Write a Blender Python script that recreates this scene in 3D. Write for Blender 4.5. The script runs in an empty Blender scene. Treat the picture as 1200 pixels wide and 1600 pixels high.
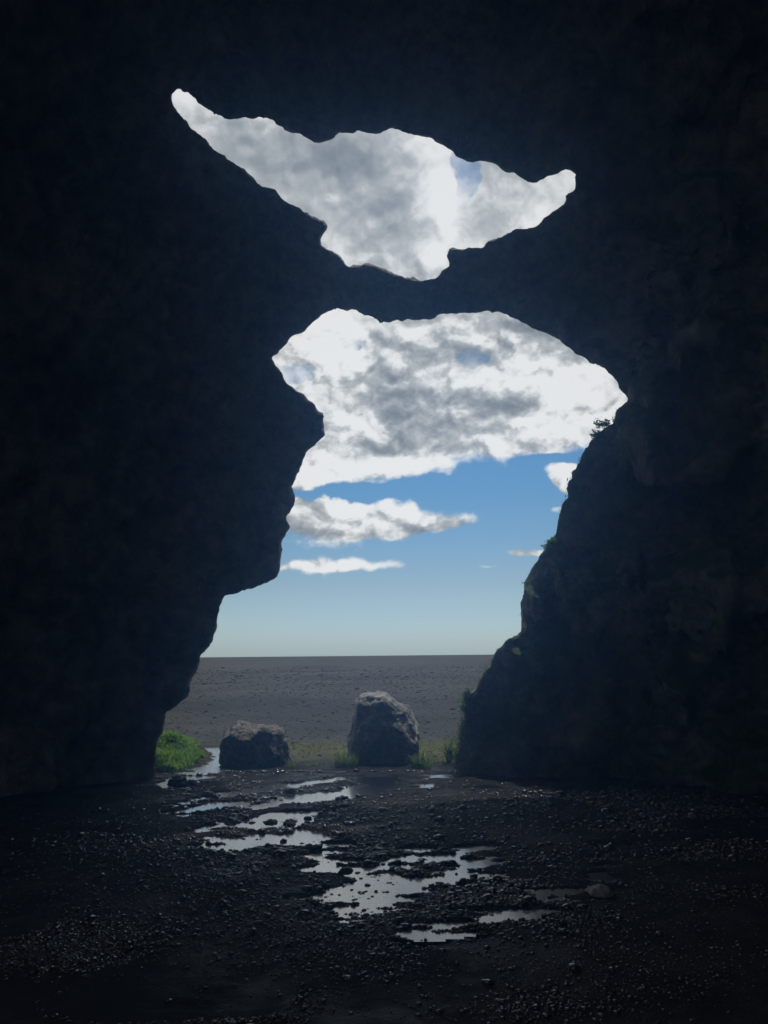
import bpy, math, random
import numpy as np
from mathutils import Matrix, Vector

random.seed(7)
rng = np.random.default_rng(11)
S = bpy.context.scene
R = math.radians

# ------------------------------------------------------------------ camera
CAM = np.array([0.0, 0.0, 2.2])
PITCH, ROLL, FPX = R(10.5), R(0.55), 1209.0
FWD = np.array([0, math.cos(PITCH), math.sin(PITCH)])
_up = np.array([0, -math.sin(PITCH), math.cos(PITCH)])
_rt = np.array([1.0, 0, 0])
RT = _rt * math.cos(ROLL) - _up * math.sin(ROLL)
UP = _up * math.cos(ROLL) + _rt * math.sin(ROLL)
cd = bpy.data.cameras.new('camera')
cd.sensor_fit = 'VERTICAL'; cd.sensor_height = 32.0
cd.lens = 32.0 * FPX / 1600.0
cd.clip_start = 0.05; cd.clip_end = 20000
cam = bpy.data.objects.new('camera', cd); S.collection.objects.link(cam)
M4 = Matrix(((RT[0], UP[0], -FWD[0], CAM[0]), (RT[1], UP[1], -FWD[1], CAM[1]),
             (RT[2], UP[2], -FWD[2], CAM[2]), (0, 0, 0, 1)))
cam.matrix_world = M4
S.camera = cam

# ------------------------------------------------------------------ light and exposure
SUN_EL, SUN_AZ = 70.0, 25.0           # degrees; azimuth from +Y (out of the cave) towards +X
S.view_settings.view_transform = 'Standard'
S.view_settings.look = 'None'
S.view_settings.gamma = 1.0
S.view_settings.exposure = 0.0
sd = bpy.data.lights.new('sun', 'SUN'); sd.energy = 3.2; sd.angle = R(0.6)
sd.color = (1.0, 0.95, 0.88)
sun = bpy.data.objects.new('sun', sd); S.collection.objects.link(sun)
sdir = Vector((math.sin(R(SUN_AZ)) * math.cos(R(SUN_EL)), math.cos(R(SUN_AZ)) * math.cos(R(SUN_EL)), math.sin(R(SUN_EL))))
sun.rotation_euler = sdir.to_track_quat('Z', 'Y').to_euler()
sun.location = sdir * 60

S.render.engine = 'CYCLES'
S.cycles.use_denoising = True
try: S.cycles.denoiser = 'OPENIMAGEDENOISE'
except Exception: pass
S.cycles.max_bounces = 8
S.cycles.diffuse_bounces = 5
S.cycles.volume_bounces = 1
S.cycles.use_adaptive_sampling = False
S.cycles.sample_clamp_indirect = 4.0
S.cycles.caustics_reflective = False; S.cycles.caustics_refractive = False

def px_dir(u, v):
    d = FWD + RT * ((u - 600) / FPX) + UP * ((800 - v) / FPX)
    return d / np.linalg.norm(d)
def azel(u, v):
    d = px_dir(u, v)
    return math.degrees(math.atan2(d[0], d[1])), math.degrees(math.asin(d[2]))
def ground(u, v, z=0.0):
    d = px_dir(u, v); t = (z - CAM[2]) / d[2]
    return CAM + d * t
def at_y(u, v, y):
    d = px_dir(u, v); return CAM + d * (y / d[1])
def project(P):
    Q = P - CAM
    dep = Q @ FWD
    dd = np.where(np.abs(dep) < 0.05, 0.05, dep)
    return 600 + FPX * (Q @ RT) / dd, 800 - FPX * (Q @ UP) / dd, dep

# ------------------------------------------------------------------ node helpers
class NT:
    def __init__(s, tree):
        s.t = tree; s.n = tree.nodes; s.l = tree.links
    def new(s, typ, **kw):
        n = s.n.new(typ)
        for k, v in kw.items(): setattr(n, k, v)
        return n
    def put(s, sock, v):
        if hasattr(v, 'is_output') or isinstance(v, bpy.types.NodeSocket): s.l.new(v, sock)
        else: sock.default_value = v
    def math(s, op, a, b=None, c=None, clamp=False):
        n = s.new('ShaderNodeMath', operation=op); n.use_clamp = clamp
        s.put(n.inputs[0], a)
        if b is not None: s.put(n.inputs[1], b)
        if c is not None: s.put(n.inputs[2], c)
        return n.outputs[0]
    def smooth(s, v, a, b, lo=0.0, hi=1.0):
        n = s.new('ShaderNodeMapRange', interpolation_type='SMOOTHSTEP')
        s.put(n.inputs['Value'], v)
        n.inputs['From Min'].default_value = a; n.inputs['From Max'].default_value = b
        n.inputs['To Min'].default_value = lo; n.inputs['To Max'].default_value = hi
        return n.outputs[0]
    def noise(s, vec, scale, detail=6, rough=0.55, dist=0.0):
        n = s.new('ShaderNodeTexNoise')
        if vec is not None: s.put(n.inputs['Vector'], vec)
        n.inputs['Scale'].default_value = scale; n.inputs['Detail'].default_value = detail
        n.inputs['Roughness'].default_value = rough; n.inputs['Distortion'].default_value = dist
        return n.outputs['Fac']
    def ramp(s, v, stops):
        n = s.new('ShaderNodeValToRGB'); s.put(n.inputs[0], v)
        e = n.color_ramp.elements
        while len(e) < len(stops): e.new(0.5)
        for el, (p, c) in zip(e, stops):
            el.position = p; el.color = (c[0], c[1], c[2], 1)
        return n.outputs[0]
    def mixc(s, f, a, b):
        n = s.new('ShaderNodeMix', data_type='RGBA')
        s.put(n.inputs[0], f)
        s.put(n.inputs[6], a if not isinstance(a, tuple) else (*a, 1)[:4])
        s.put(n.inputs[7], b if not isinstance(b, tuple) else (*b, 1)[:4])
        return n.outputs[2]
    def vec(s, x, y, z):
        n = s.new('ShaderNodeCombineXYZ')
        s.put(n.inputs[0], x); s.put(n.inputs[1], y); s.put(n.inputs[2], z)
        return n.outputs[0]

# ------------------------------------------------------------------ sky
W = bpy.data.worlds.new('World'); S.world = W; W.use_nodes = True
w = NT(W.node_tree); w.n.clear()
out = w.new('ShaderNodeOutputWorld')
sky = w.new('ShaderNodeTexSky', sky_type='NISHITA')
sky.sun_disc = False; sky.sun_elevation = R(SUN_EL); sky.sun_rotation = R(SUN_AZ)
sky.air_density = 1.0; sky.dust_density = 0.6; sky.ozone_density = 1.5; sky.altitude = 10
bg = w.new('ShaderNodeBackground'); bg.inputs[1].default_value = 0.10
tc = w.new('ShaderNodeTexCoord')
sp = w.new('ShaderNodeSeparateXYZ'); w.l.new(tc.outputs['Generated'], sp.inputs[0])
AZ = w.math('MULTIPLY', w.math('ARCTAN2', sp.outputs[0], sp.outputs[1]), 180 / math.pi)
EL = w.math('MULTIPLY', w.math('ARCSINE', sp.outputs[2]), 180 / math.pi)
tint = w.ramp(w.math('DIVIDE', EL, 40.0), [(0.0, (0.86, 1.15, 1.50)), (0.014, (0.82, 1.04, 1.36)), (0.13, (0.74, 0.85, 0.93)), (0.3, (0.50, 0.81, 0.95)), (1.0, (0.42, 0.75, 0.98))])
skyc = w.mixc(1.0, sky.outputs[0], tint); skyc.node.blend_type = 'MULTIPLY'
w.l.new(skyc, bg.inputs[0])
P1 = w.vec(w.math('MULTIPLY', AZ, 0.12), w.math('MULTIPLY', EL, 0.155), 3.1)
P1s = w.vec(w.math('MULTIPLY', w.math('ADD', AZ, 0.25), 0.12), w.math('MULTIPLY', w.math('ADD', EL, 0.6), 0.155), 3.1)
def billow(vec):
    q = w.new('ShaderNodeTexNoise'); w.l.new(vec, q.inputs['Vector']); q.inputs['Scale'].default_value = 3.4; q.inputs['Detail'].default_value = 3.0
    m1 = w.new('ShaderNodeVectorMath', operation='SUBTRACT'); w.l.new(q.outputs['Color'], m1.inputs[0]); m1.inputs[1].default_value = (0.5, 0.5, 0.5)
    m2 = w.new('ShaderNodeVectorMath', operation='SCALE'); w.l.new(m1.outputs[0], m2.inputs[0]); m2.inputs['Scale'].default_value = 0.42
    m3 = w.new('ShaderNodeVectorMath', operation='ADD'); w.l.new(m2.outputs[0], m3.inputs[0]); w.l.new(vec, m3.inputs[1])
    return w.noise(m3.outputs[0], 1.75, 7, 0.5, 0.0)
nz = billow(P1)
nzs = billow(P1s)
nb = w.noise(w.vec(w.math('MULTIPLY', AZ, 0.10), w.math('MULTIPLY', EL, 0.15), 9.3), 1.5, 6, 0.5, 0.2)
wn = w.new('ShaderNodeTexNoise'); w.l.new(P1, wn.inputs['Vector']); wn.inputs['Scale'].default_value = 2.6; wn.inputs['Detail'].default_value = 5
wsp = w.new('ShaderNodeSeparateColor'); w.l.new(wn.outputs['Color'], wsp.inputs[0])
AZw = w.math('ADD', AZ, w.math('MULTIPLY', w.math('SUBTRACT', wsp.outputs[0], 0.5), 3.2))
ELw = w.math('ADD', EL, w.math('MULTIPLY', w.math('SUBTRACT', wsp.outputs[1], 0.5), 2.2))
def blob(u, v, ru, rv, amp, tilt=0.0):
    a, e = azel(u, v); ra, re = math.degrees(ru / FPX), math.degrees(rv / FPX)
    da = w.math('SUBTRACT', AZw, a); de = w.math('SUBTRACT', ELw, e)
    if tilt: de = w.math('SUBTRACT', de, w.math('MULTIPLY', da, tilt))
    x = w.math('POWER', w.math('ABSOLUTE', w.math('DIVIDE', da, ra)), 2)
    y = w.math('POWER', w.math('ABSOLUTE', w.math('DIVIDE', de, re)), 2)
    r = w.math('ADD', x, y)
    return w.math('MULTIPLY', w.math('EXPONENT', w.math('MULTIPLY', r, -1.0)), amp)
def addall(lst):
    r = lst[0]
    for x in lst[1:]: r = w.math('ADD', r, x)
    return r
# the great cloud bank overhead, its lower edge rising to the right
edge = w.math('SUBTRACT', EL, w.math('ADD', w.math('MULTIPLY', AZ, 0.13), 13.3))
bank = w.math('MULTIPLY', w.smooth(edge, -3.2, 3.2), 1.25)
shape = addall([bank,
    blob(530, 817, 130, 36, 1.05), blob(665, 818, 100, 20, 0.74), blob(480, 770, 60, 30, 0.4),
    blob(480, 884, 165, 13, 0.80), blob(884, 752, 42, 22, 1.1), blob(870, 792, 25, 7, 0.45),
    blob(830, 858, 60, 11, 0.85), blob(770, 887, 40, 7, 0.42),
    blob(545, 533, 34, 19, -1.0), blob(465, 582, 65, 20, -1.05), blob(738, 560, 32, 17, -0.95),
    blob(725, 282, 24, 55, -1.1), blob(800, 370, 50, 20, -0.45), blob(600, 766, 130, 13, -0.95), blob(500, 772, 70, 9, -0.55), blob(868, 718, 55, 9, -1.0), blob(835, 750, 30, 25, -0.8), blob(640, 785, 15, 16, 0.25)])
dens = w.math('ADD', shape, w.math('MULTIPLY', w.math('SUBTRACT', nz, 0.5), 1.5))
cov = w.math('MAXIMUM', w.smooth(dens, 0.34, 0.70), w.math('MULTIPLY', w.smooth(edge, 3.0, 6.0), w.smooth(nz, 0.25, 0.65, 0.35, 1.0)))
# cloud light and shade painted in: offset-noise relief, placed grey and white spots
relief = w.math('MULTIPLY', w.math('SUBTRACT', nz, nzs), w.smooth(EL, 22, 31, 3.8, 1.5))
mid = w.math('MULTIPLY', w.math('SUBTRACT', w.noise(P1, 0.9, 5, 0.5, 0.0), 0.5), -1.5)
core = addall([mid, w.smooth(nb, 0.44, 0.62, 0.0, 0.25),
    blob(740, 655, 125, 42, 0.50), blob(610, 620, 60, 45, 0.40), blob(600, 705, 75, 25, 0.42),
    blob(565, 345, 130, 85, 0.52), blob(560, 260, 90, 35, 0.25), blob(400, 235, 140, 50, 0.28), blob(840, 520, 130, 28, 0.22), blob(860, 690, 90, 24, 0.20),
    blob(520, 838, 105, 11, 0.38), blob(760, 320, 30, 60, 0.10),
    blob(740, 598, 180, 22, -0.50), blob(560, 660, 35, 18, -0.40), blob(690, 320, 26, 70, -0.40), blob(672, 405, 28, 24, -0.45),
    blob(630, 225, 60, 14, -0.20), blob(690, 725, 190, 18, -0.45), blob(500, 740, 60, 30, -0.25), blob(600, 800, 160, 20, -0.35), blob(885, 745, 60, 30, -0.2), blob(830, 858, 80, 20, -0.3), blob(880, 600, 70, 35, -0.25), blob(480, 520, 60, 25, -0.2), blob(520, 883, 150, 12, -0.3)])
lum = w.math('SUBTRACT', w.math('ADD', 0.86, relief), w.math('MULTIPLY', core, 0.82))
lum = w.math('MINIMUM', w.math('MAXIMUM', lum, 0.0), 1.0)
ccol = w.ramp(lum, [(0.0, (0.20, 0.225, 0.24)), (0.35, (0.33, 0.36, 0.37)), (0.65, (0.55, 0.57, 0.56)), (0.86, (0.86, 0.87, 0.85)), (1.0, (1.0, 1.0, 0.97))])
bgc = w.new('ShaderNodeBackground'); w.l.new(ccol, bgc.inputs[0]); bgc.inputs[1].default_value = 1.0
mx = w.new('ShaderNodeMixShader'); w.l.new(cov, mx.inputs[0]); w.l.new(bg.outputs[0], mx.inputs[1]); w.l.new(bgc.outputs[0], mx.inputs[2])
w.l.new(mx.outputs[0], out.inputs[0])
W.cycles.sampling_method = 'MANUAL'; W.cycles.sample_map_resolution = 2048

# ------------------------------------------------------------------ numpy noise
_L = {}
def vn(P, scale, seed=0):
    """smooth value noise in [-1,1] at points P (n,3)"""
    if seed not in _L: _L[seed] = np.random.default_rng(seed + 100).uniform(-1, 1, (32, 32, 32)).astype(np.float32)
    L = _L[seed]
    Q = P * np.asarray(scale, dtype=np.float32) + 17.3
    I = np.floor(Q).astype(np.int32); F = (Q - I).astype(np.float32)
    F = F * F * (3 - 2 * F)
    I0 = I & 31; I1 = (I + 1) & 31
    x0, y0, z0 = I0.T; x1, y1, z1 = I1.T; fx, fy, fz = F.T
    a = L[x0, y0, z0] * (1 - fx) + L[x1, y0, z0] * fx
    b = L[x0, y1, z0] * (1 - fx) + L[x1, y1, z0] * fx
    c = L[x0, y0, z1] * (1 - fx) + L[x1, y0, z1] * fx
    d = L[x0, y1, z1] * (1 - fx) + L[x1, y1, z1] * fx
    a = a * (1 - fy) + b * fy; c = c * (1 - fy) + d * fy
    return a * (1 - fz) + c * fz
def fbm(P, scale, octv=4, seed=0, gain=0.5, ridged=False):
    r = 0; amp = 1.0; sc = np.asarray(scale, dtype=np.float32)
    for k in range(octv):
        n = vn(P, sc, seed + k)
        r = r + amp * ((1 - 2 * np.abs(n)) if ridged else n)
        amp *= gain; sc = sc * 2.03
    return r
def sstep(x, a, b):
    t = np.clip((x - a) / (b - a), 0, 1); return t * t * (3 - 2 * t)

# ------------------------------------------------------------------ outlines of the cave's two openings
SKYLIGHT = [(265,150),(275,139.6),(285.4,142.5),(304,157),(325,169.6),(344,182),(358,187.5),(379,184),(396,187.5),(414.6,185),(433,197),(454,207),(471,210),(491.7,222.5),(504,222),(516.7,219.6),(531,208),(554,210),(560,205),(587.5,211),(602,208),(610.4,201.7),(629,210),(650,212.5),(666,216),(679,222.5),(692,228),(704,235),(710,243),(716.7,248),(733,254),(750,253),(766.7,255),(783,264.6),(808,275),(818,283),(827,286.7),(844,285.4),(862.5,274),(878,268),(891.7,265.8),(898,271),(899,293.7),(883,306),(881,316.7),(854,337.5),(837.5,354),(825,358),(800,357),(777,371),(760,375),(754,385.4),(737.5,388.7),(702,386.7),(699,400),(703,414.6),(691.7,421),(681,433),(662.5,436),(633,432.5),(608,423),(591.7,414.6),(576,411),(558,413),(543.7,413),(529,399),(514,389),(502,381),(503,373),(506,367.5),(512.5,353),(505,345),(491.7,338),(475,328),(458,319.6),(439.6,309),(431,296.7),(410,288),(383,265),(360,250),(346,240),(321,217.5),(308,206),(298,196.7),(291.7,184),(279,173),(268.7,163)]
MOUTH = [(426.7,560),(441.7,543),(455,528),(477,518),(492,503),(513,486.7),(530,484),(553,485),(577,495),(593,502.7),(620,501.7),(640,500.7),(655,503),(670,500.7),(683,491.7),(713,490),(746.7,489),(763,488),(790,492.7),(816.7,506.7),(846.7,523),(880,538),(900,555),(921.7,570),(940,575),(960,591.7),(970,608),(983,624),(961.7,641.7),(958,656.7),(950,665),(933,673),(921.7,690),(910,706.7),(896.7,726.7),(891.7,743),(882.7,761.7),(885,776.7),(876.7,786.7),(870,810),(865,833),(850,856.7),(834,880.7),(821,906.7),(814,941),(816.5,986.8),(792.6,995.5),(777.5,1010.6),(766.7,1032),(751.5,1054),(740.7,1075.6),(723,1088.6),(722.5,1101.6),(725.5,1119),(721,1140.6),(714.7,1166.6),(708,1190),(700,1280),(235,1280),(243,1225),(243,1186.7),(246.7,1156.7),(256.7,1140),(260,1113),(275,1103),(295,1086.7),(301.7,1060),(313,1040),(315,1021.7),(328,1008),(336.7,993),(341.7,966.7),(346.7,950),(351.7,933),(380,925),(410,918),(435,905),(440,886.7),(442.7,856.7),(441.7,843),(451.7,833),(452.7,818),(448,805),(461.7,793),(463,776.7),(455,761.7),(465,743),(475,720),(480,706.7),(495,693),(508,681.7),(506,671.7),(508,648),(498,640),(495,631.7),(473,615),(451.7,598),(441.7,581.7)]
def poly_sd(poly, U, V):
    P = np.array(poly, dtype=np.float32); n = len(P)
    best = np.full(U.shape, 1e9, np.float32); ins = np.zeros(U.shape, bool)
    for i in range(n):
        a = P[i]; b = P[(i + 1) % n]; e = b - a
        wx = U - a[0]; wy = V - a[1]
        t = np.clip((wx * e[0] + wy * e[1]) / max(float(e @ e), 1e-6), 0, 1)
        best = np.minimum(best, (wx - e[0] * t) ** 2 + (wy - e[1] * t) ** 2)
        if a[1] != b[1]:
            c = (a[1] > V) != (b[1] > V)
            ins ^= c & (U < (b[0] - a[0]) * (V - a[1]) / (b[1] - a[1]) + a[0])
    d = np.sqrt(best); return np.where(ins, -d, d)
RU0, RV0, RST = 140.0, 20.0, 2.0
_u = np.arange(RU0, 1130, RST, dtype=np.float32); _v = np.arange(RV0, 1380, RST, dtype=np.float32)
_U, _V = np.meshgrid(_u, _v, indexing='ij')
SDR = np.minimum(poly_sd(SKYLIGHT, _U, _V), poly_sd(MOUTH, _U, _V))
def sample_raster(Rr, u, v, u0, v0, st):
    x = np.clip((u - u0) / st, 0, Rr.shape[0] - 1.001); y = np.clip((v - v0) / st, 0, Rr.shape[1] - 1.001)
    i = x.astype(np.int32); j = y.astype(np.int32); fx = x - i; fy = y - j
    return (Rr[i, j] * (1 - fx) + Rr[i + 1, j] * fx) * (1 - fy) + (Rr[i, j + 1] * (1 - fx) + Rr[i + 1, j + 1] * fx) * fy

# ------------------------------------------------------------------ the cave as a distance field (air > 0)
REAR_LIGHT_HOLE = True  # unseen opening added behind the camera to bring daylight onto the front walls
def room_d(P):
    x = P[:, 0]; y = P[:, 1] - 3.0; z = P[:, 2]
    ax = np.where(x < 0, 8.0, 10.5); ay = np.where(y > 0, 12.3, 14.0); az = 15.5
    q = 2.6
    k = ((np.abs(x) / ax) ** q + (np.abs(y) / ay) ** q + (np.abs(z) / az) ** q) ** (1 / q)
    r = np.sqrt(x * x + y * y + z * z)
    return r * (1 - 1 / np.maximum(k, 1e-3))      # distance along the ray from the room's centre
def field(P, fine=True):
    d = room_d(P)
    near = fbm(P, (0.22, 0.22, 0.16), 3, 1) * 0.55
    det = fbm(P, (0.9, 0.9, 0.6), 4 if fine else 2, 7, 0.52, True) * 0.16 + fbm(P, (1.7, 1.7, 1.2), 3 if fine else 1, 20, 0.55) * 0.12
    lump = sstep(P[:, 0], 1.8, 4.5) * (1 - sstep(P[:, 2], 7.0, 11.0))
    rib = fbm(P, (0.55, 0.55, 0.35), 2, 28, 0.5, True) * 0.30
    room = -(d + near * 0.9 + det * (1 + 2.6 * lump) + rib * lump * 1.7)
    u, v, dep = project(P)
    ok = dep > 3
    s = sample_raster(SDR, u, v, RU0, RV0, RST) * np.maximum(dep, 0.1) / FPX
    t = -room
    op = -s + 0.42 * np.maximum(t - 0.45, 0) + 0.10 * np.maximum(-t, 0) + det * 0.10 * np.clip(t, 0.6, 3) + fbm(P, 2.4, 2, 60, 0.6) * 0.034 + fbm(P, 4.6, 3, 64, 0.68, True) * 0.030
    far = sstep(d, 1.0, 4.0)
    op = op + far * det * 0.8
    op = np.where(ok & (d > -2.5), op, -5)
    hill = d - 4.0 + near
    rear = np.full(len(P), -9.0, np.float32)
    if REAR_LIGHT_HOLE:
        c = np.array([-6.5, -3.8, 8.7]); ax = np.array([-0.70, -0.30, 0.648]); q = P - c
        al = q @ ax; rr = np.sqrt(np.maximum((q * q).sum(1) - al * al, 0))
        rear = np.where(al > -6, REAR_R - rr, -9.0)
    return np.maximum(np.maximum(room, op), np.maximum(hill, rear))
REAR_R = 5.4

def surface_nets(F, valid, org, h):
    nx, ny, nz = F.shape
    ins = F > 0
    cnt = np.zeros((nx - 1, ny - 1, nz - 1), np.uint8); va = np.ones((nx - 1, ny - 1, nz - 1), bool)
    for a in (0, 1):
        for b in (0, 1):
            for c in (0, 1):
                sl = (slice(a, nx - 1 + a), slice(b, ny - 1 + b), slice(c, nz - 1 + c))
                cnt += ins[sl]; va &= valid[sl]
    act = (cnt > 0) & (cnt < 8) & va
    idx = np.argwhere(act); n = len(idx)
    vid = np.full(act.shape, -1, np.int32); vid[act] = np.arange(n)
    acc = np.zeros((n, 3), np.float32); num = np.zeros(n, np.float32)
    cor = [(0,0,0),(1,0,0),(0,1,0),(1,1,0),(0,0,1),(1,0,1),(0,1,1),(1,1,1)]
    val = [F[idx[:, 0] + c[0], idx[:, 1] + c[1], idx[:, 2] + c[2]] for c in cor]
    for i in range(8):
        for j in range(i + 1, 8):
            if sum(abs(cor[i][k] - cor[j][k]) for k in range(3)) != 1: continue
            m = (val[i] > 0) != (val[j] > 0)
            t = val[i] / np.where(m, val[i] - val[j], 1)
            for k in range(3): acc[:, k] += np.where(m, cor[i][k] + t * (cor[j][k] - cor[i][k]), 0)
            num += m
    V = (idx + acc / num[:, None]) * h + org
    quads = []
    for ax in range(3):
        o = [a for a in range(3) if a != ax]
        A = [slice(None)] * 3; B = [slice(None)] * 3
        A[ax] = slice(0, -1); B[ax] = slice(1, None)
        for q in o: A[q] = slice(1, -1); B[q] = slice(1, -1)
        f = ins[tuple(A)]; g = ins[tuple(B)]
        e = np.argwhere(f != g)
        sign = f[e[:, 0], e[:, 1], e[:, 2]]
        base = e.copy(); 
        for q in o: base[:, q] += 1
        def c(d1, d2):
            r = base.copy(); r[:, o[0]] -= d1; r[:, o[1]] -= d2
            return vid[r[:, 0], r[:, 1], r[:, 2]]
        Q = np.stack([c(1, 1), c(0, 1), c(0, 0), c(1, 0)], 1)
        flip = sign if ax != 1 else ~sign
        Q[flip] = Q[flip][:, ::-1]
        quads.append(Q[(Q >= 0).all(1)])
    return V.astype(np.float32), np.concatenate(quads)[:, ::-1]

def blocks_mesh(lo, hi, h, B, keep, fine, pad=2.0):
    lo = np.array(lo, float); n = np.ceil((np.array(hi) - lo) / h / B).astype(int) * B + 1
    F = np.full(n, -1, np.float32); valid = np.zeros(n, bool)
    nb = (n - 1) // B
    bi = np.stack(np.meshgrid(*[np.arange(k) for k in nb], indexing='ij'), -1).reshape(-1, 3)
    cen = lo + (bi + 0.5) * B * h
    ok = keep(cen)
    f = field(cen, False)
    F_bad = ~ok
    halo = B * h * 0.87 * 1.6 + pad * 0.35
    active = ok & (np.abs(f) < halo)
    loc = np.stack(np.meshgrid(*[np.arange(B + 1)] * 3, indexing='ij'), -1).reshape(-1, 3)
    AB = bi[active]
    for k in range(0, len(AB), 64):
        b = AB[k:k + 64]
        I = (b[:, None, :] * B + loc[None]).reshape(-1, 3)
        F[I[:, 0], I[:, 1], I[:, 2]] = field((lo + I * h).astype(np.float32), fine)
        valid[I[:, 0], I[:, 1], I[:, 2]] = True
    return surface_nets(F, valid, lo, h)

def np_mesh(name, V, Q, mat, smooth=True, parent=None):
    me = bpy.data.meshes.new(name)
    k = Q.shape[1]
    me.vertices.add(len(V)); me.vertices.foreach_set('co', np.ascontiguousarray(V, np.float32).ravel())
    me.loops.add(len(Q) * k); me.loops.foreach_set('vertex_index', np.ascontiguousarray(Q, np.int32).ravel())
    me.polygons.add(len(Q)); me.polygons.foreach_set('loop_start', np.arange(0, len(Q) * k, k, dtype=np.int32))
    if smooth: me.polygons.foreach_set('use_smooth', np.ones(len(Q), bool))
    me.update(calc_edges=True); me.validate()
    me.materials.append(mat)
    o = bpy.data.objects.new(name, me); S.collection.objects.link(o)
    if parent: o.parent = parent
    return o

# ------------------------------------------------------------------ materials
def new_mat(name):
    m = bpy.data.materials.new(name); m.use_nodes = True
    t = NT(m.node_tree); b = t.n['Principled BSDF']
    return m, t, b
def bump(t, b, h, strength, dist):
    n = t.new('ShaderNodeBump'); n.inputs['Strength'].default_value = strength; n.inputs['Distance'].default_value = dist
    t.put(n.inputs['Height'], h); t.l.new(n.outputs[0], b.inputs['Normal']); return n
def rock_mat(name, c0, c1, c2, rough=0.8, moss=None, scale=1.0, bstr=0.7):
    m, t, b = new_mat(name)
    geo = t.new('ShaderNodeNewGeometry'); pos = geo.outputs['Position']
    n1 = t.noise(pos, 0.55 * scale, 8, 0.6, 0.3); n2 = t.noise(pos, 3.2 * scale, 8, 0.65, 0.2); n3 = t.noise(pos, 14 * scale, 6, 0.6)
    col = t.ramp(t.math('ADD', t.math('MULTIPLY', n1, 0.5), t.math('MULTIPLY', n2, 0.5)), [(0.38, c0), (0.5, c1), (0.64, c2)])
    vo = t.new('ShaderNodeTexVoronoi'); vo.inputs['Scale'].default_value = 5 * scale; t.l.new(pos, vo.inputs['Vector'])
    if moss:
        sx = t.new('ShaderNodeSeparateXYZ'); t.l.new(pos, sx.inputs[0])
        nx = t.new('ShaderNodeSeparateXYZ'); t.l.new(geo.outputs['Normal'], nx.inputs[0])
        f = t.math('MULTIPLY', t.smooth(t.math('ADD', nx.outputs[2], t.math('MULTIPLY', n2, 1.2)), 0.55, 1.1), t.smooth(sx.outputs[0], 0.5, 3.0))
        f = t.math('MULTIPLY', f, t.smooth(n1, 0.36, 0.50))
        col = t.mixc(f, col, moss)
    t.l.new(col, b.inputs['Base Color'])
    b.inputs['Roughness'].default_value = rough
    b.inputs['Specular IOR Level'].default_value = 0.25
    hgt = t.math('ADD', t.math('MULTIPLY', n2, 1.0), t.math('ADD', t.math('MULTIPLY', n3, 0.35), t.math('MULTIPLY', vo.outputs[0], 0.35)))
    bump(t, b, hgt, bstr, 0.30 / scale)
    return m
M_rock = rock_mat('palagonite_rock', (0.04, 0.039, 0.038), (0.23, 0.215, 0.195), (0.55, 0.49, 0.41), 0.85, moss=(0.05, 0.10, 0.02), bstr=1.0)

# ------------------------------------------------------------------ build the cave
def keep_fine(c):
    u, v, dep = project(c)
    return (dep > 6) & (u > -420) & (u < 1620) & (v > -420) & (v < 1500) & (c[:, 1] > 7.5)
Vf, Qf = blocks_mesh((-10.5, 7.5, -0.7), (10.8, 20.6, 17.6), 0.05, 12, keep_fine, True)
fieldF = field
def keep_all(c): return np.ones(len(c), bool)
_f0 = field
def field(P, fine=True): return _f0(P, False) + 0.35
Vc, Qc = blocks_mesh((-14, -17, -2.1), (16.5, 23, 22), 0.4, 8, keep_all, False)
field = _f0
# the coarse shell stops where the finely modelled front begins inside the mouth's frame
cu, cv, cdp = project(Vc)
cave = np_mesh('cave_rock', np.concatenate([Vf, Vc]), np.concatenate([Qf, Qc + len(Vf)]), M_rock)
cave['kind'] = 'structure'
print('cave verts', len(Vf), len(Vc))

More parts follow.
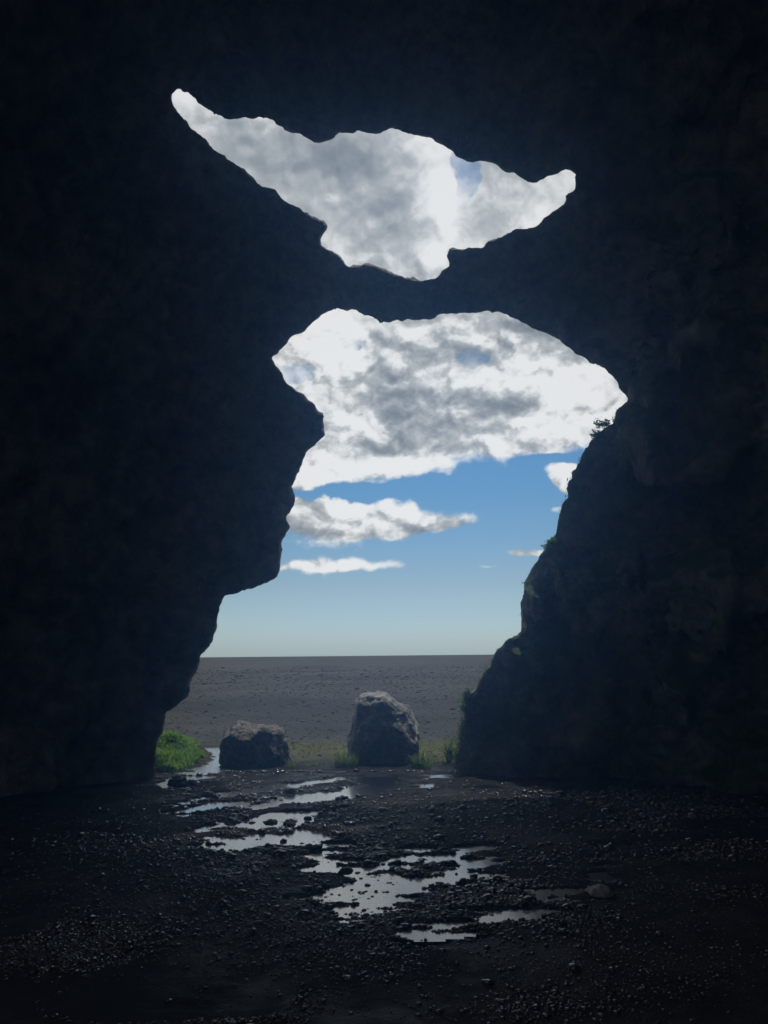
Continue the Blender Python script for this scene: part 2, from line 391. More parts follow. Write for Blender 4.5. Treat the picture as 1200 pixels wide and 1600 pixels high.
# ------------------------------------------------------------------ ground: one sheet from the cave floor to the horizon
PUD = {
 'a': [(270,1258),(330,1241),(400,1232),(470,1223),(530,1216),(538,1220),(470,1231),(400,1241),(330,1250),(285,1260)],
 'b': [(277,1269),(295,1263),(340,1253),(388,1246),(390,1255),(340,1266),(285,1279)],
 'c': [(392,1264),(430,1246),(500,1238),(580,1228),(620,1222),(640,1228),(600,1240),(540,1249),(480,1256),(420,1264)],
 'd': [(535,1222),(560,1214),(600,1214),(640,1218),(600,1228)],
 'e': [(298,1300),(340,1285),(365,1291),(310,1302)],
 'f': [(352,1295),(385,1277),(430,1270),(520,1264),(545,1264),(505,1276),(462,1291),(400,1297)],
 'g': [(308,1320),(335,1303),(370,1307),(400,1297),(470,1295),(512,1310),(542,1320),(532,1330),(500,1329),(460,1325),(400,1328),(370,1330),(345,1322)],
 'h': [(473,1346),(500,1340),(540,1350),(575,1360),(572,1372),(540,1371),(505,1364)],
 'i': [(470,1400),(540,1385),(580,1367),(620,1364),(660,1378),(658,1397),(630,1410),(590,1416),(540,1411),(490,1404)],
 'j': [(503,1430),(535,1419),(558,1422),(540,1433)],
 'k': [(643,1452),(700,1443),(760,1435),(805,1424),(772,1440),(722,1454),(668,1461)],
 'l': [(815,1415),(845,1397),(865,1393),(850,1410)],
 'm': [(925,1338),(952,1314),(970,1318),(962,1348)],
 'n': [(640,1227),(672,1226),(676,1231),(650,1232)],
 'o': [(742,1228),(780,1225),(794,1231),(755,1234)],
 'p': [(688,1364),(740,1350),(768,1340),(746,1358),(720,1374)],
 'q': [(718,1338),(755,1317),(770,1325),(742,1335)],
 'r': [(595,1345),(640,1332),(668,1330),(640,1342),(610,1352)],
 't': [(590,1352),(700,1338),(760,1320),(768,1325),(705,1346),(600,1359)],
 'u': [(700,1373),(745,1356),(772,1349),(748,1365),(712,1381)],
 'v': [(790,1428),(860,1403),(915,1378),(950,1350),(964,1352),(925,1386),(868,1412),(800,1436)],
 's': [(655,1211),(700,1210),(712,1215),(675,1216)],
}
STREAM = [(243,1232),(258,1219),(285,1218),(297,1204),(328,1188),(312,1178),(318,1166),(352,1160),(362,1172),(352,1190),(338,1211),(305,1226),(262,1234)]
FL = (-10.0, 1.0, 11.0, 21.0)
_pu = np.arange(180, 1040, 1.5, dtype=np.float32); _pv = np.arange(1140, 1480, 0.75, dtype=np.float32)
# raster in ground coordinates (metres)
gx0, gy0, gst = -7.0, 4.0, 0.02
_gx = np.arange(gx0, 7.0, gst, dtype=np.float32); _gy = np.arange(gy0, 20.0, gst, dtype=np.float32)
_GX, _GY = np.meshgrid(_gx, _gy, indexing='ij')
def gpoly(poly): return np.array([ground(u, v)[:2] for u, v in poly])
GP = {k: gpoly(v) for k, v in PUD.items()}
GST = gpoly(STREAM)
PSD = np.full(_GX.shape, 9.0, np.float32)
for k, g in list(GP.items()) + [('stream', GST)]:
    x0, y0 = g.min(0) - 0.9; x1, y1 = g.max(0) + 0.9
    i0, i1 = np.searchsorted(_gx, (x0, x1)); j0, j1 = np.searchsorted(_gy, (y0, y1))
    sub = (slice(i0, i1), slice(j0, j1))
    PSD[sub] = np.minimum(PSD[sub], poly_sd(g, _GX[sub], _GY[sub]))
mound_c = ground(715, 1278); bank_c = ground(288, 1196)
WZP = [(400, 1350, 90, 22), (860, 1365, 110, 30), (470, 1250, 190, 28), (940, 1300, 60, 25), (900, 1250, 90, 14), (560, 1430, 110, 16), (340, 1575, 110, 22), (190, 1500, 60, 14), (1140, 1390, 60, 14)]
WZ = []
for (zu, zv, ru_, rv_) in WZP:
    c_ = ground(zu, zv); WZ.append((c_[0], c_[1], ru_ / FPX * c_[1], abs(ground(zu, zv - rv_)[1] - ground(zu, zv + rv_)[1]) / 2))
def ground_h(x, y):
    P = np.stack([x, y, np.zeros_like(x)], 1).astype(np.float32)
    psd = sample_raster(PSD, x, y, gx0, gy0, gst)
    psd = np.where((x < gx0) | (x > 6.95) | (y < gy0) | (y > 19.95), 9.0, psd)
    fine = fbm(P, 4.0, 4, 40, 0.6)
    coarse = fbm(P, 0.8, 3, 50)
    inside = 1 - sstep(y, 17, 24)
    streak = fbm(P, (1.6, 7.0, 1.0), 3, 44, 0.6)
    w0 = psd + fine * 0.07 + streak * 0.21
    h = 0.022 + 0.006 * fine * inside + 0.014 * coarse * inside
    h = np.maximum(h, 0.010)
    dip = 1 - sstep(w0, -0.04, 0.16)
    low = -0.014 + 0.0075 * fine + 0.008 * vn(P, 13.0, 60) + 0.010 * streak
    wz = np.zeros_like(x)
    for (zx, zy, rx, ry) in WZ: wz = np.maximum(wz, np.exp(-(((x - zx) / rx) ** 2 + ((y - zy) / ry) ** 2) ** 2))
    shallow = 0.0105 + 0.007 * fine + 0.010 * streak
    h = h * (1 - wz) + np.minimum(h, shallow) * wz
    h = h * (1 - dip) + low * dip
    h += 0.09 * np.exp(-(((x - mound_c[0]) / 1.9) ** 2 + ((y - mound_c[1]) / 1.25) ** 2)) * (1 - dip)
    h += sstep(-y, -5.5, -2.5) * 0.25
    h += (0.40 + 0.20 * vn(P, 1.6, 98)) * np.exp(-(((x - bank_c[0] + 0.78) / 0.72) ** 2 + ((y - bank_c[1] - 1.3) / 1.3) ** 2)) * (1 - dip)
    far = sstep(y, 24, 90)
    h += far * (vn(P, 0.02, 70) * 0.25 + vn(P, (0.05, 0.12, 1), 71) * 0.10)
    return h
def axis(segs):
    out = [segs[0][0]]
    for a, b, n in segs: out += list(np.linspace(a, b, n + 1)[1:])
    return np.array(out)
def grow(a, b, s, k):
    out = [a]
    while out[-1] < b: out.append(out[-1] + s); s *= k
    return np.array(out[1:])
xs = np.concatenate([-grow(7.5, 6000, 0.12, 1.16)[::-1], np.linspace(-7.5, 7.5, 430), grow(7.5, 6000, 0.12, 1.16)])
ys = np.concatenate([-grow(-3.0, 60, 0.4, 1.2)[::-1], np.linspace(3.0, 4.6, 40)[:-1], np.linspace(4.6, 19.0, 400), grow(19.0, 9000, 0.05, 1.035)])
XX, YY = np.meshgrid(xs, ys, indexing='ij')
ZZ = ground_h(XX.ravel(), YY.ravel())
Vg = np.stack([XX.ravel(), YY.ravel(), ZZ], 1)
nxg, nyg = XX.shape
ii = (np.arange(nxg - 1)[:, None] * nyg + np.arange(nyg - 1)[None]).ravel()
Qg = np.stack([ii, ii + nyg, ii + nyg + 1, ii + 1], 1)

def addn(t, *ps):
    r_ = None
    for n_, w_ in ps:
        q_ = t.math('MULTIPLY', n_, w_); r_ = q_ if r_ is None else t.math('ADD', r_, q_)
    return r_
m, t, b = new_mat('black_sand')
pos = t.new('ShaderNodeNewGeometry').outputs['Position']
sx = t.new('ShaderNodeSeparateXYZ'); t.l.new(pos, sx.inputs[0])
n1 = t.noise(pos, 0.35, 6, 0.6); n2 = t.noise(pos, 5.0, 8, 0.65); n3 = t.noise(pos, 40.0, 5, 0.7)
stretch = t.new('ShaderNodeMapping'); t.l.new(pos, stretch.inputs[0]); stretch.inputs['Scale'].default_value = (0.06, 0.30, 1)
ns = t.noise(stretch.outputs[0], 0.5, 7, 0.65, 0.4)
stretch2 = t.new('ShaderNodeMapping'); t.l.new(pos, stretch2.inputs[0]); stretch2.inputs['Scale'].default_value = (0.004, 0.02, 1)
ns2 = t.noise(stretch2.outputs[0], 0.6, 7, 0.6, 0.3)
stretch3 = t.new('ShaderNodeMapping'); t.l.new(pos, stretch3.inputs[0]); stretch3.inputs['Scale'].default_value = (0.05, 0.07, 1)
ns3 = t.noise(stretch3.outputs[0], 1.0, 9, 0.75, 0.2)
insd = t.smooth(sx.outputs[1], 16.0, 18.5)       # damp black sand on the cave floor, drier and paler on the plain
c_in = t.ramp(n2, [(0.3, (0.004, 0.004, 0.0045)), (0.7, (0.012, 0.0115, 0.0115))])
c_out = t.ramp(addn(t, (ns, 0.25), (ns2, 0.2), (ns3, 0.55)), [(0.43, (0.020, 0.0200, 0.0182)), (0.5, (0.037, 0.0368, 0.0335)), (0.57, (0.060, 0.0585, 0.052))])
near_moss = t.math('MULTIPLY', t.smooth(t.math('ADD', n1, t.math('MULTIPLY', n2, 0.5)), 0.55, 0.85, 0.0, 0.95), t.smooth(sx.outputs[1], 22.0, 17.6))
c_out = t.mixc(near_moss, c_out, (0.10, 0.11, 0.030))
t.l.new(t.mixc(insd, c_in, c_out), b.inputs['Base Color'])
wet = t.smooth(t.math('ADD', t.noise(pos, 0.9, 5, 0.6), t.math('MULTIPLY', n2, 0.3)), 0.55, 0.80)
rin = t.math('SUBTRACT', 0.85, t.math('MULTIPLY', wet, 0.40))
t.l.new(t.math('ADD', t.math('MULTIPLY', rin, t.math('SUBTRACT', 1.0, insd)), t.math('MULTIPLY', insd, 0.92)), b.inputs['Roughness'])
b.inputs['Specular IOR Level'].default_value = 0.14
bump(t, b, t.math('ADD', n2, t.math('MULTIPLY', n3, 0.5)), 0.9, 0.07)
M_ground = m
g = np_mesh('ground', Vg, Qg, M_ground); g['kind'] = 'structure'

# ------------------------------------------------------------------ water
m, t, b = new_mat('puddle_water')
pos = t.new('ShaderNodeNewGeometry').outputs['Position']
b.inputs['Base Color'].default_value = (0.012, 0.013, 0.014, 1); b.inputs['Roughness'].default_value = 0.14
b.inputs['IOR'].default_value = 1.8; b.inputs['Coat Weight'].default_value = 1.0; b.inputs['Coat IOR'].default_value = 1.8; b.inputs['Coat Roughness'].default_value = 0.12
bump(t, b, t.noise(pos, 30, 5, 0.7), 0.5, 0.012)
M_water = m
TAKEN = np.zeros((1200, 1200), bool)
def water_sheet(name, gp, grow_=0.16, mat=None):
    c = gp.mean(0); n = len(gp)
    st = 0.05
    x0, y0 = np.floor((gp.min(0) - 0.2) / st) * st; x1, y1 = gp.max(0) + 0.2
    gx = x0 + st * np.arange(int((x1 - x0) / st) + 1); gy = y0 + st * np.arange(int((y1 - y0) / st) + 1)
    GX, GY = np.meshgrid(gx, gy, indexing='ij')
    d = poly_sd(gp, GX, GY)
    q = (d[:-1, :-1] + d[1:, 1:]) / 2 < grow_
    ci = int(round(x0 / st)) + 400; cj = int(round(y0 / st))
    tk = TAKEN[ci:ci + q.shape[0], cj:cj + q.shape[1]]
    q &= ~tk; tk |= q                                        # sheets meet edge to edge, never one over another
    if q.sum() < 4: return None
    I, J = np.nonzero(q); ny = len(gy)
    a = I * ny + J
    Q = np.stack([a, a + ny, a + ny + 1, a + 1], 1)
    used, inv = np.unique(Q.ravel(), return_inverse=True)
    V = np.stack([GX.ravel(), GY.ravel(), np.zeros(GX.size)], 1)[used]
    o = np_mesh(name, V, inv.reshape(-1, 4), mat or M_water); o['kind'] = 'structure'
    return o
for k, gp in GP.items(): water_sheet('puddle', gp)
for (zx, zy, rx, ry) in WZ:
    water_sheet('puddle', np.array([(zx + rx * 1.25 * math.cos(q), zy + ry * 1.25 * math.sin(q)) for q in np.linspace(0, 2 * math.pi, 24, endpoint=False)]), 0.0)
m, t, b = new_mat('stream_water')
pos = t.new('ShaderNodeNewGeometry').outputs['Position']
b.inputs['Base Color'].default_value = (0.03, 0.033, 0.034, 1); b.inputs['Roughness'].default_value = 0.148
b.inputs['IOR'].default_value = 1.5; b.inputs['Coat Weight'].default_value = 1.0; b.inputs['Coat Roughness'].default_value = 0.25
bump(t, b, t.noise(pos, 9, 5, 0.7), 1.0, 0.05)
water_sheet('stream', GST, 0.25, m)

# ------------------------------------------------------------------ gravel on the cave floor (stuff) and the stones one can tell apart
def ico():
    import bmesh
    bm = bmesh.new(); bmesh.ops.create_icosphere(bm, subdivisions=1, radius=1)
    V = np.array([v.co[:] for v in bm.verts]); F = np.array([[v.index for v in f.verts] for f in bm.faces]); bm.free()
    return V, F
IV, IF = ico()
ZONES = [  # px centre, px radii, weight, count
 (160,1310,110,28,1.0,1800),(400,1250,160,45,1.0,5200),(430,1330,200,60,1.0,5200),(560,1390,170,60,1.0,5200),
 (800,1390,170,60,1.0,8400),(930,1240,120,25,1.0,2600),(1050,1275,170,50,1.0,5200),(1130,1340,120,60,1.0,3000),
 (110,1470,150,50,1.0,6000),(290,1570,170,35,1.0,6000),(600,1480,330,60,1.0,2400),(1000,1520,240,80,1.0,1400),(700,1260,200,45,1.0,900),
 (620,1350,120,30,1.0,2400),(830,1570,140,30,1.0,1000),(560,1360,480,170,2.0,30000),(420,1205,330,12,1.0,900)]
Vs, Fs, off = [], [], 0
for (cu_, cv_, ru, rv, wt, n) in ZONES:
    a = rng.uniform(0, 2 * math.pi, n); r = np.sqrt(-np.log(rng.uniform(0.03, 1, n))) * 0.75
    U = cu_ + ru * r * np.cos(a); Vv = np.clip(cv_ + rv * r * np.sin(a), 1205, 1640)
    pts = np.array([ground(u, v, 0.03) for u, v in zip(U, Vv)])
    dist = pts[:, 1]
    sz = rng.lognormal(math.log(0.0085 if wt < 2 else 0.0065), 0.60, n).clip(0.004, 0.06) * np.clip(dist / 9, 0.6, 1.25)
    hz = ground_h(pts[:, 0], pts[:, 1])
    clump = (vn(np.stack([pts[:, 0], pts[:, 1], 0 * dist], 1), 1.4, 80) > (-0.25 if wt < 2 else -2)) & ((hz > -0.004) | (rng.uniform(0, 1, n) < 0.12))
    pts, sz, hz = pts[clump], sz[clump], hz[clump]; n = len(pts)
    sc = np.stack([sz * rng.uniform(.7, 1.5, n), sz * rng.uniform(.7, 1.5, n), sz * rng.uniform(.4, .9, n)], 1)
    th = rng.uniform(0, 6.28, n); c, s_ = np.cos(th), np.sin(th)
    Lc = IV[None] * sc[:, None] * rng.uniform(.78, 1.2, (n, 12, 1))
    X = Lc[..., 0] * c[:, None] - Lc[..., 1] * s_[:, None]; Y = Lc[..., 0] * s_[:, None] + Lc[..., 1] * c[:, None]
    Z = Lc[..., 2] + (hz + sc[:, 2] * 0.35)[:, None]
    Vs.append(np.stack([X + pts[:, 0:1], Y + pts[:, 1:2], Z], -1).reshape(-1, 3))
    Fs.append((IF[None] + (np.arange(n) * 12)[:, None, None]).reshape(-1, 3) + off); off += n * 12
m, t, b = new_mat('wet_basalt')
pos = t.new('ShaderNodeNewGeometry')
isl = pos.outputs['Random Per Island']
t.l.new(t.ramp(isl, [(0.0, (0.006, 0.006, 0.007)), (0.75, (0.016, 0.0155, 0.0155)), (1.0, (0.034, 0.032, 0.030))]), b.inputs['Base Color'])
t.l.new(t.math('ADD', 0.10, t.math('MULTIPLY', isl, 0.22)), b.inputs['Roughness'])
bump(t, b, t.noise(pos.outputs['Position'], 60, 4, 0.6), 0.4, 0.01)
b.inputs['Coat Weight'].default_value = 0.5; b.inputs['Coat Roughness'].default_value = 0.12
M_gravel = m
gr = np_mesh('gravel', np.concatenate(Vs), np.concatenate(Fs), M_gravel, False); gr['kind'] = 'stuff'

# loose stones scattered over the plain outside
n = 14000
yy = 17.5 * np.exp(np.random.default_rng(3).uniform(0, 1, n) * math.log(9))
rp = np.random.default_rng(4)
xx = rp.uniform(-0.30, 0.20, n) * yy
ksel = poly_sd(GST, xx.astype(np.float32), yy.astype(np.float32)) > 0.05
xx, yy = xx[ksel], yy[ksel]; n = len(xx)
sz = rp.lognormal(math.log(0.013), 0.6, n).clip(0.006, 0.07) * (yy / 20) ** 0.75
sc = np.stack([sz * rp.uniform(.7, 1.8, n), sz * rp.uniform(.7, 1.5, n), sz * rp.uniform(.4, .8, n)], 1)
Lc = IV[None] * sc[:, None] * rp.uniform(.75, 1.2, (n, 12, 1))
Pz = ground_h(xx, yy)
PV = (Lc + np.stack([xx, yy, Pz + sc[:, 2] * 0.3], 1)[:, None]).reshape(-1, 3)
m, t, b = new_mat('dry_basalt')
t.l.new(t.ramp(t.new('ShaderNodeNewGeometry').outputs['Random Per Island'], [(0.0, (0.016, 0.016, 0.016)), (0.6, (0.034, 0.033, 0.031)), (1.0, (0.075, 0.07, 0.063))]), b.inputs['Base Color'])
b.inputs['Roughness'].default_value = 0.85
pg = np_mesh('plain_gravel', PV, (IF[None] + (np.arange(n) * 12)[:, None, None]).reshape(-1, 3), m, False); pg['kind'] = 'stuff'

# ------------------------------------------------------------------ boulders
import bmesh
def sphere_np(sub):
    bm = bmesh.new(); bmesh.ops.create_icosphere(bm, subdivisions=sub, radius=1)
    V = np.array([v.co[:] for v in bm.verts], np.float64); F = np.array([[v.index for v in f.verts] for f in bm.faces]); bm.free()
    return V, F
SV, SF = sphere_np(6)
def facet(V, n, seed, depth):
    r = np.random.default_rng(seed)
    D = r.normal(size=(n, 3)); D /= np.linalg.norm(D, axis=1)[:, None]
    o = np.ones(len(V)) * 9
    lim = depth + (1 - depth) * r.uniform(0, 1, n)
    for d, l in zip(D, lim):
        c = V @ d
        o = np.minimum(o, np.where(c > 1e-3, l / np.maximum(c, 1e-3), 9))
    return V * np.minimum(o, 1.0)[:, None]
def boulder(name, label, prof, y, depth, mat, seed, bury=0.25, rough=0.05, sphere=None, n=22):
    """prof: outline in picture px on the plane at distance y -> a solid stone of that width and height, `depth` metres thick"""
    V0, F0 = sphere or (SV, SF)
    pw = np.array([at_y(u, v, y)[[0, 2]] for u, v in prof])
    cx, cz = (pw[:, 0].min() + pw[:, 0].max()) / 2, pw[:, 1].max() * 0.42
    pa = np.arctan2(pw[:, 1] - cz, pw[:, 0] - cx); pr = np.hypot(pw[:, 1] - cz, pw[:, 0] - cx)
    o = np.argsort(pa); pa, pr = pa[o], pr[o]
    pp = np.concatenate([np.linspace(pw[i], pw[(i + 1) % len(pw)], 12)[:-1] for i in range(len(pw))])
    pa = np.arctan2(pp[:, 1] - cz, pp[:, 0] - cx); pr = np.hypot(pp[:, 1] - cz, pp[:, 0] - cx)
    o = np.argsort(pa); pa, pr = pa[o], pr[o]
    an = np.arctan2(V0[:, 2], V0[:, 0]); sq = np.hypot(V0[:, 0], V0[:, 2])
    rr = np.interp(an, pa, pr, period=2 * math.pi)
    P = np.stack([np.cos(an) * rr * sq ** 0.55, np.sign(V0[:, 1]) * np.abs(V0[:, 1]) ** 0.9 * depth / 2, np.sin(an) * rr * sq ** 0.55], 1)
    k = max(pr.max(), 0.05)
    r_ = np.random.default_rng(seed)
    for _ in range(n):                                       # fracture planes, mostly on the faces
        d_ = r_.normal(size=3); d_[1] *= 1.8; d_ /= np.linalg.norm(d_)
        ext = (P @ d_).max() * r_.uniform(0.80, 0.97) if abs(d_[1]) > 0.5 else (P @ d_).max() * r_.uniform(0.93, 0.99)
        over = np.maximum(P @ d_ - ext, 0); P = P - over[:, None] * d_ * 0.92
    nrm = P / np.maximum(np.linalg.norm(P, axis=1)[:, None], 1e-6)
    Pf = P.astype(np.float32) + seed * 3.7
    disp = fbm(Pf, 1.5 / k, 3, 31, 0.5, True) * 0.55 + fbm(Pf, 5.0 / k, 4, 36, 0.55) * 0.30
    P = P + nrm * (disp * rough * k)[:, None]
    base = at_y(prof[0][0], 1000, y)
    P[:, 2] = np.maximum(P[:, 2], -bury - cz)
    o_ = np_mesh(name, P, F0, mat)
    o_.location = (cx, y, cz)
    o_['label'] = label; o_['category'] = 'boulder' if k > 0.3 else 'stone'
    return o_
M_b1 = rock_mat('grey_tuff', (0.08, 0.082, 0.08), (0.21, 0.21, 0.20), (0.42, 0.41, 0.38), 0.85, scale=2.2, bstr=0.9)
M_b2 = rock_mat('brown_tuff', (0.055, 0.053, 0.048), (0.15, 0.142, 0.125), (0.32, 0.29, 0.25), 0.88, scale=2.4, bstr=0.9)
boulder('boulder', 'tall grey flat-topped boulder standing alone at the middle of the cave mouth',
        [(547,1195),(547,1160),(553,1140),(556,1112),(563,1086),(575,1082),(603,1083),(617,1098),(634,1107),(645,1125),(651,1145),(650,1170),(654,1195),(600,1225)], 17.0, 1.35, M_b1, 5, rough=0.10)
boulder('boulder', 'low brown-topped boulder beside the stream at the left of the cave mouth',
        [(350,1199),(350,1165),(354,1146),(364,1138),(375,1132),(400,1134),(425,1136),(440,1143),(447,1160),(452,1185),(455,1199),(400,1215)], 16.6, 1.2, M_b2, 9, rough=0.12)
SV4 = sphere_np(4)
def stone(u, v, wpx, hpx, label, mat, seed, dz=0.0):
    p = ground(u, v, 0.04); y = p[1]
    pr = [(u - wpx / 2, v + 2), (u - wpx / 2 * .95, v - hpx * .4), (u - wpx * .3, v - hpx * .85), (u, v - hpx), (u + wpx * .28, v - hpx * .9), (u + wpx / 2 * .93, v - hpx * .45), (u + wpx / 2, v + 2), (u, v + hpx * .5)]
    o = boulder('stone', label, pr, y, wpx / FPX * y * 0.9, mat, seed, bury=0.04, rough=0.30, sphere=SV4, n=9)
    return o
M_s = rock_mat('wet_stone', (0.012, 0.012, 0.013), (0.028, 0.027, 0.027), (0.06, 0.058, 0.055), 0.45, scale=9, bstr=0.6)
M_sp = rock_mat('pale_stone', (0.12, 0.115, 0.11), (0.24, 0.23, 0.22), (0.38, 0.36, 0.34), 0.45, scale=9, bstr=0.6)
stone(905, 1214, 78, 17, 'flat dark rock slab lying at the foot of the right cliff', M_s, 3)
stone(938, 1394, 36, 7, 'pale flat stone alone on the dark sand in the right foreground', M_sp, 4)
o = stone(453, 1236, 16, 5, 'small dark stone in the long thin puddle nearest the low brown boulder', M_s, 6)
stone(424, 1286, 17, 5, 'dark stone at the left end of the bright puddle', M_s, 7)
stone(452, 1288, 17, 7, 'largest dark stone in the middle of the bright puddle', M_s, 8)
stone(481, 1280, 11, 4, 'small dark stone at the right end of the bright puddle', M_s, 12)
stone(541, 1362, 18, 6, 'dark stone standing in the broken puddle below the mound', M_s, 13)
stone(278, 1224, 26, 9, 'dark rock at the stream edge under the green bank', M_s, 14)
stone(299, 1226, 15, 7, 'small dark rock between the stream and the cave floor', M_s, 15)

# ------------------------------------------------------------------ vegetation
def leaf_mat(name, ca, cb, trans=0.35):
    m, t, b = new_mat(name)
    g_ = t.new('ShaderNodeNewGeometry')
    col = t.ramp(g_.outputs['Random Per Island'], [(0.0, ca), (1.0, cb)])
    t.l.new(col, b.inputs['Base Color']); b.inputs['Roughness'].default_value = 0.6
    tr = t.new('ShaderNodeBsdfTranslucent'); t.l.new(col, tr.inputs[0])
    mx_ = t.new('ShaderNodeMixShader'); mx_.inputs[0].default_value = trans
    o_ = t.n['Material Output']
    t.l.new(b.outputs[0], mx_.inputs[1]); t.l.new(tr.outputs[0], mx_.inputs[2]); t.l.new(mx_.outputs[0], o_.inputs[0])
    return m
M_green = leaf_mat('bright_green_leaves', (0.04, 0.12, 0.012), (0.22, 0.38, 0.04), 0.5)
M_olive = leaf_mat('olive_grass', (0.05, 0.10, 0.015), (0.18, 0.26, 0.05), 0.4)
M_dry = leaf_mat('yellow_green_grass', (0.12, 0.13, 0.035), (0.30, 0.29, 0.09), 0.3)
def blades(roots, length, width, lean, r, ndir=None, bend=0.5):
    """curved three-piece blades: roots (n,3) -> verts, quads"""
    n = len(roots)
    L = length * r.uniform(0.35, 1.15, n); Wd = width * r.uniform(0.6, 1.3, n)
    az_ = r.uniform(0, 2 * math.pi, n)
    up = np.tile(np.array([0, 0, 1.0]), (n, 1)) if ndir is None else ndir
    side = np.stack([np.cos(az_), np.sin(az_), np.zeros(n)], 1)
    ln = lean * r.uniform(0.2, 1.3, n)
    az2 = az_ + math.pi / 2 + r.normal(0, 0.5, n)
    out_ = np.stack([np.cos(az2), np.sin(az2), np.zeros(n)], 1)
    Vv, t4 = [], [0, 0.4, 0.75, 1.0]; wf = [0.8, 1.0, 0.7, 0.06]
    for tt, wq in zip(t4, wf):
        c = roots + up * (L * tt * (1 - bend * ln * tt * 0.5))[:, None] + out_ * (L * ln * tt ** 1.6)[:, None]
        Vv.append(c - side * (Wd * wq / 2)[:, None]); Vv.append(c + side * (Wd * wq / 2)[:, None])
    V = np.stack(Vv, 1).reshape(-1, 3)
    b0 = (np.arange(n) * 8)[:, None]
    Q = np.concatenate([b0 + np.array([[2 * k, 2 * k + 1, 2 * k + 3, 2 * k + 2]]) for k in range(3)])
    return V, Q
def gz(p): 
    p = np.asarray(p); return ground_h(p[:, 0].astype(np.float64), p[:, 1].astype(np.float64))
def stuff(name, parts, mat):
    Vv, Qq, off = [], [], 0
    for V, Q in parts: Vv.append(V); Qq.append(Q + off); off += len(V)
    o = np_mesh(name, np.concatenate(Vv), np.concatenate(Qq), mat, False); o['kind'] = 'stuff'; return o
r = np.random.default_rng(5)
# leafy bank beyond the stream
bx_, by_ = bank_c[0] - 0.55, bank_c[1] + 0.9
n = 16000
a = r.uniform(0, 2 * math.pi, n); q = r.uniform(0, 1, n) ** 0.6
x = bx_ + 1.35 * q * np.cos(a); y = by_ + 0.2 + 2.2 * q * np.sin(a)
k = poly_sd(GST, x, y) > 0.10; x, y = x[k], y[k]
k = vn(np.stack([x, y, 0 * x], 1), 2.6, 90) > -0.45; x, y = x[k], y[k]
z = gz(np.stack([x, y], 1))
stuff('bank_grass', [blades(np.stack([x, y, z - 0.01], 1), 0.16 * (0.35 + 0.9 * (vn(np.stack([x, y, 0 * x], 1), 1.7, 97) * 0.5 + 0.5)), 0.022, 0.9, r)], M_green)
# thin yellow-green grass between the boulders and just outside the mouth
pts = []
while len(pts) < 14000:
    u_ = r.uniform(330, 760); v_ = r.uniform(1163, 1203)
    p = ground(u_, v_)
    pts.append(p[:2])
p = np.array(pts)
k = (vn(np.stack([p[:, 0], p[:, 1], 0 * p[:, 0]], 1), 0.8, 91) + 0.5 * vn(np.stack([p[:, 0], p[:, 1], 0 * p[:, 0]], 1), 3.0, 92) > -0.25) & (poly_sd(GST, p[:, 0], p[:, 1]) > 0.12) & (p[:, 1] > 16.2)
p = p[k]
stuff('short_grass', [blades(np.concatenate([p, gz(p)[:, None]], 1), 0.05, 0.014, 0.8, r)], M_dry)
def tuft(u, v, wpx, hpx, n, label, mat=M_olive, y=None, z=None, cat='grass tuft', name='grass_tuft', group=None):
    p0 = ground(u, v, 0.03) if y is None else at_y(u, v, y)
    if z is not None: p0[2] = z
    rad = wpx / FPX * p0[1] / 2; L = hpx / FPX * p0[1]
    a = r.uniform(0, 2 * math.pi, n); q = np.sqrt(r.uniform(0, 1, n))
    X = rad * q * np.cos(a); Y = rad * 0.7 * q * np.sin(a)
    Z = (gz(np.stack([X + p0[0], Y + p0[1]], 1)) - p0[2] - 0.01) if y is None else np.zeros(n)
    V, Q = blades(np.stack([X, Y, Z], 1), L, max(0.010, L * 0.05), 0.7, r)
    o = np_mesh(name, V, Q, mat, False); o.location = p0
    o['label'] = label; o['category'] = cat
    return o
tuft(541, 1197, 34, 24, 220, 'green grass tuft against the left foot of the tall grey boulder')
tuft(657, 1197, 30, 22, 200, 'green grass tuft against the right foot of the tall grey boulder')
tuft(712, 1191, 26, 40, 200, 'tall thin grass growing at the left foot of the right cliff')
tuft(456, 1199, 16, 14, 60, 'low grass tuft by the right side of the low brown boulder')
tuft(850, 1206, 26, 22, 90, 'grass tuft at the cliff foot just left of the flat dark slab')
tuft(1068, 1222, 52, 26, 130, 'wide green grass tuft on the ground below the right cliff', M_green)
tuft(668, 1200, 12, 16, 40, 'tiny separate grass sprig right of the tall grey boulder')

# growth on the cliff's edge, rooted on the rock itself
fu, fv, fd = project(Vf)
fs = sample_raster(SDR, fu, fv, RU0, RV0, RST)
def on_rock(u, v, rad=7):
    m_ = (np.abs(fu - u) < rad) & (np.abs(fv - v) < rad)
    if not m_.any(): return at_y(u, v, 15.0)
    i = np.nonzero(m_)[0]; return Vf[i[np.argmin(fd[i])]].astype(float)
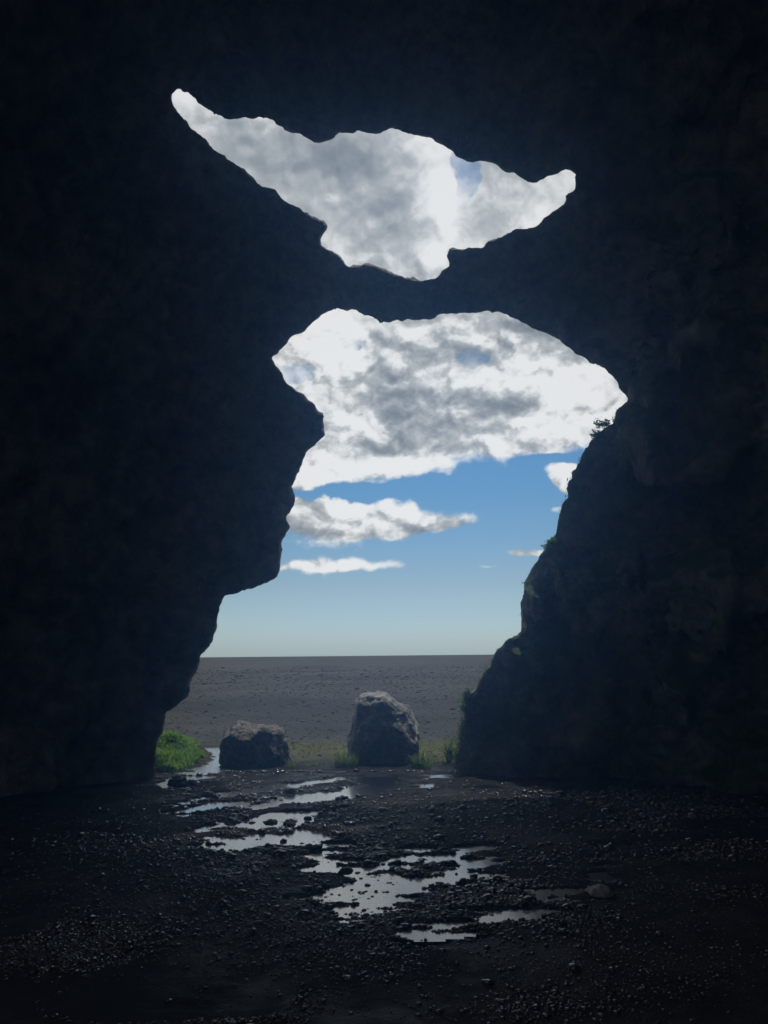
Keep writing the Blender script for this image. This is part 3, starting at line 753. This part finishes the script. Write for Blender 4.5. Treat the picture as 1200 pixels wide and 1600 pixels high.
# vertex normals of the fine mesh
tri = Vf[Qf]; fn = np.cross(tri[:, 2] - tri[:, 0], tri[:, 3] - tri[:, 1])
VN = np.zeros_like(Vf)
for c_ in range(4): np.add.at(VN, Qf[:, c_], fn)
VN /= np.maximum(np.linalg.norm(VN, axis=1)[:, None], 1e-9)
print('normal check (floor side should face air):', VN[np.argmax(Vf[:, 2])])
cand = np.nonzero((fu > 690) & (fu < 1230) & (fv > 640) & (fv < 1215) & (Vf[:, 2] > 0.05) & (fd < 17.5))[0]
P_ = Vf[cand]
clump = vn(P_, 0.9, 95) + 0.6 * vn(P_, 3.0, 96)
wgt = sstep(VN[cand][:, 2], -0.1, 0.6) * (clump > 0.15) + 0.0
edge_w = np.exp(-np.maximum(fs[cand], 0) / 25.0)
low_w = 1 - sstep(P_[:, 2], 0.3, 2.2)
wgt = wgt * (0.10 + edge_w * 1.3) + low_w * (clump > 0.2) * 0.35
wgt /= wgt.sum()
pick = r.choice(cand, 11000, p=wgt)
nd = VN[pick] * 0.5 + np.array([0, 0, 0.8]); nd /= np.linalg.norm(nd, axis=1)[:, None]
stuff('cliff_grass', [blades(Vf[pick] + r.normal(0, 0.03, (len(pick), 3)) - VN[pick] * 0.02, 0.10, 0.018, 0.9, r, nd)], M_olive)

def leafy(u, v, label, reach, nst, seed, mat, side=-1.0, leaf=0.05):
    """stems springing from the rock edge, each stem's leaves as small pointed blades"""
    root = on_rock(u, v); rr = np.random.default_rng(seed)
    e = bpy.data.objects.new('cliff_plant', None); S.collection.objects.link(e); e.location = root
    e['label'] = label; e['category'] = 'plant'; e.empty_display_size = 0.1
    sV, sQ, lV, lQ = [], [], [], []; so = lo = 0
    for k in range(nst):
        ang = rr.uniform(0.15, 1.45); yy = rr.uniform(-0.4, 0.4)
        d = np.array([side * math.cos(ang), yy * 0.6, math.sin(ang)]); L = reach * rr.uniform(0.55, 1.1)
        pr = []
        for j in range(7):
            t_ = j / 6; p = d * L * t_ + np.array([side * 0.1, 0, -0.28]) * L * t_ * t_
            pr.append(p)
            w_ = 0.007 * (1 - 0.7 * t_)
            for q_ in range(4):
                a_ = q_ * math.pi / 2; sV.append(p + np.array([0, math.cos(a_) * w_, math.sin(a_) * w_]) + np.array([math.sin(a_) * w_ * .5, 0, 0]))
            if j:
                for q_ in range(4):
                    b_ = so + (j - 1) * 4; sQ.append([b_ + q_, b_ + (q_ + 1) % 4, b_ + 4 + (q_ + 1) % 4, b_ + 4 + q_])
        so += 28
        for j in range(2, 7):
            for _ in range(5):
                c = pr[j] + rr.normal(0, leaf * 0.5, 3)
                f = rr.normal(size=3); f /= np.linalg.norm(f); g_ = np.cross(f, rr.normal(size=3)); g_ /= np.linalg.norm(g_)
                h_ = leaf * rr.uniform(0.6, 1.2)
                lV += [c, c + f * h_ * .5 + g_ * h_ * .32, c + f * h_ * 1.1, c + f * h_ * .5 - g_ * h_ * .32]; lQ.append([lo, lo + 1, lo + 2, lo + 3]); lo += 4
    np_mesh('stems', np.array(sV), np.array(sQ), mat, True, e)
    np_mesh('leaves', np.array(lV), np.array(lQ), mat, False, e)
leafy(948, 672, 'leafy plant jutting out over the sky from the top edge of the right cliff', 0.30, 7, 1, M_green, leaf=0.05)
leafy(936, 682, 'bushy green plant just below the jutting one on the right cliff edge', 0.22, 12, 2, M_olive, leaf=0.05)
leafy(862, 850, 'green plant on the cliff edge above the step, halfway up the right side', 0.20, 12, 3, M_green, leaf=0.045)
leafy(728, 1092, 'small plant on the overhanging nose low on the right cliff edge', 0.14, 8, 4, M_olive, leaf=0.04)

# ------------------------------------------------------------------ blue volume added in the cave to imitate the veil of lens glare
m = bpy.data.materials.new('glare_veil'); m.use_nodes = True
t = NT(m.node_tree); t.n.clear()
o_ = t.new('ShaderNodeOutputMaterial'); pv = t.new('ShaderNodeVolumePrincipled')
pv.inputs['Density'].default_value = 0.0165; pv.inputs['Anisotropy'].default_value = 0.82
pv.inputs['Color'].default_value = (0.27, 0.53, 1.0, 1)
t.l.new(pv.outputs[0], o_.inputs['Volume'])
bm = bmesh.new(); bmesh.ops.create_cube(bm, size=1)
for v in bm.verts: v.co = Vector((v.co.x * 29 + 1, v.co.y * 31.9 - 0.05, v.co.z * 23 + 10.0))
me = bpy.data.meshes.new('haze'); bm.to_mesh(me); bm.free(); me.materials.append(m)
o = bpy.data.objects.new('haze', me); S.collection.objects.link(o); o['kind'] = 'stuff'
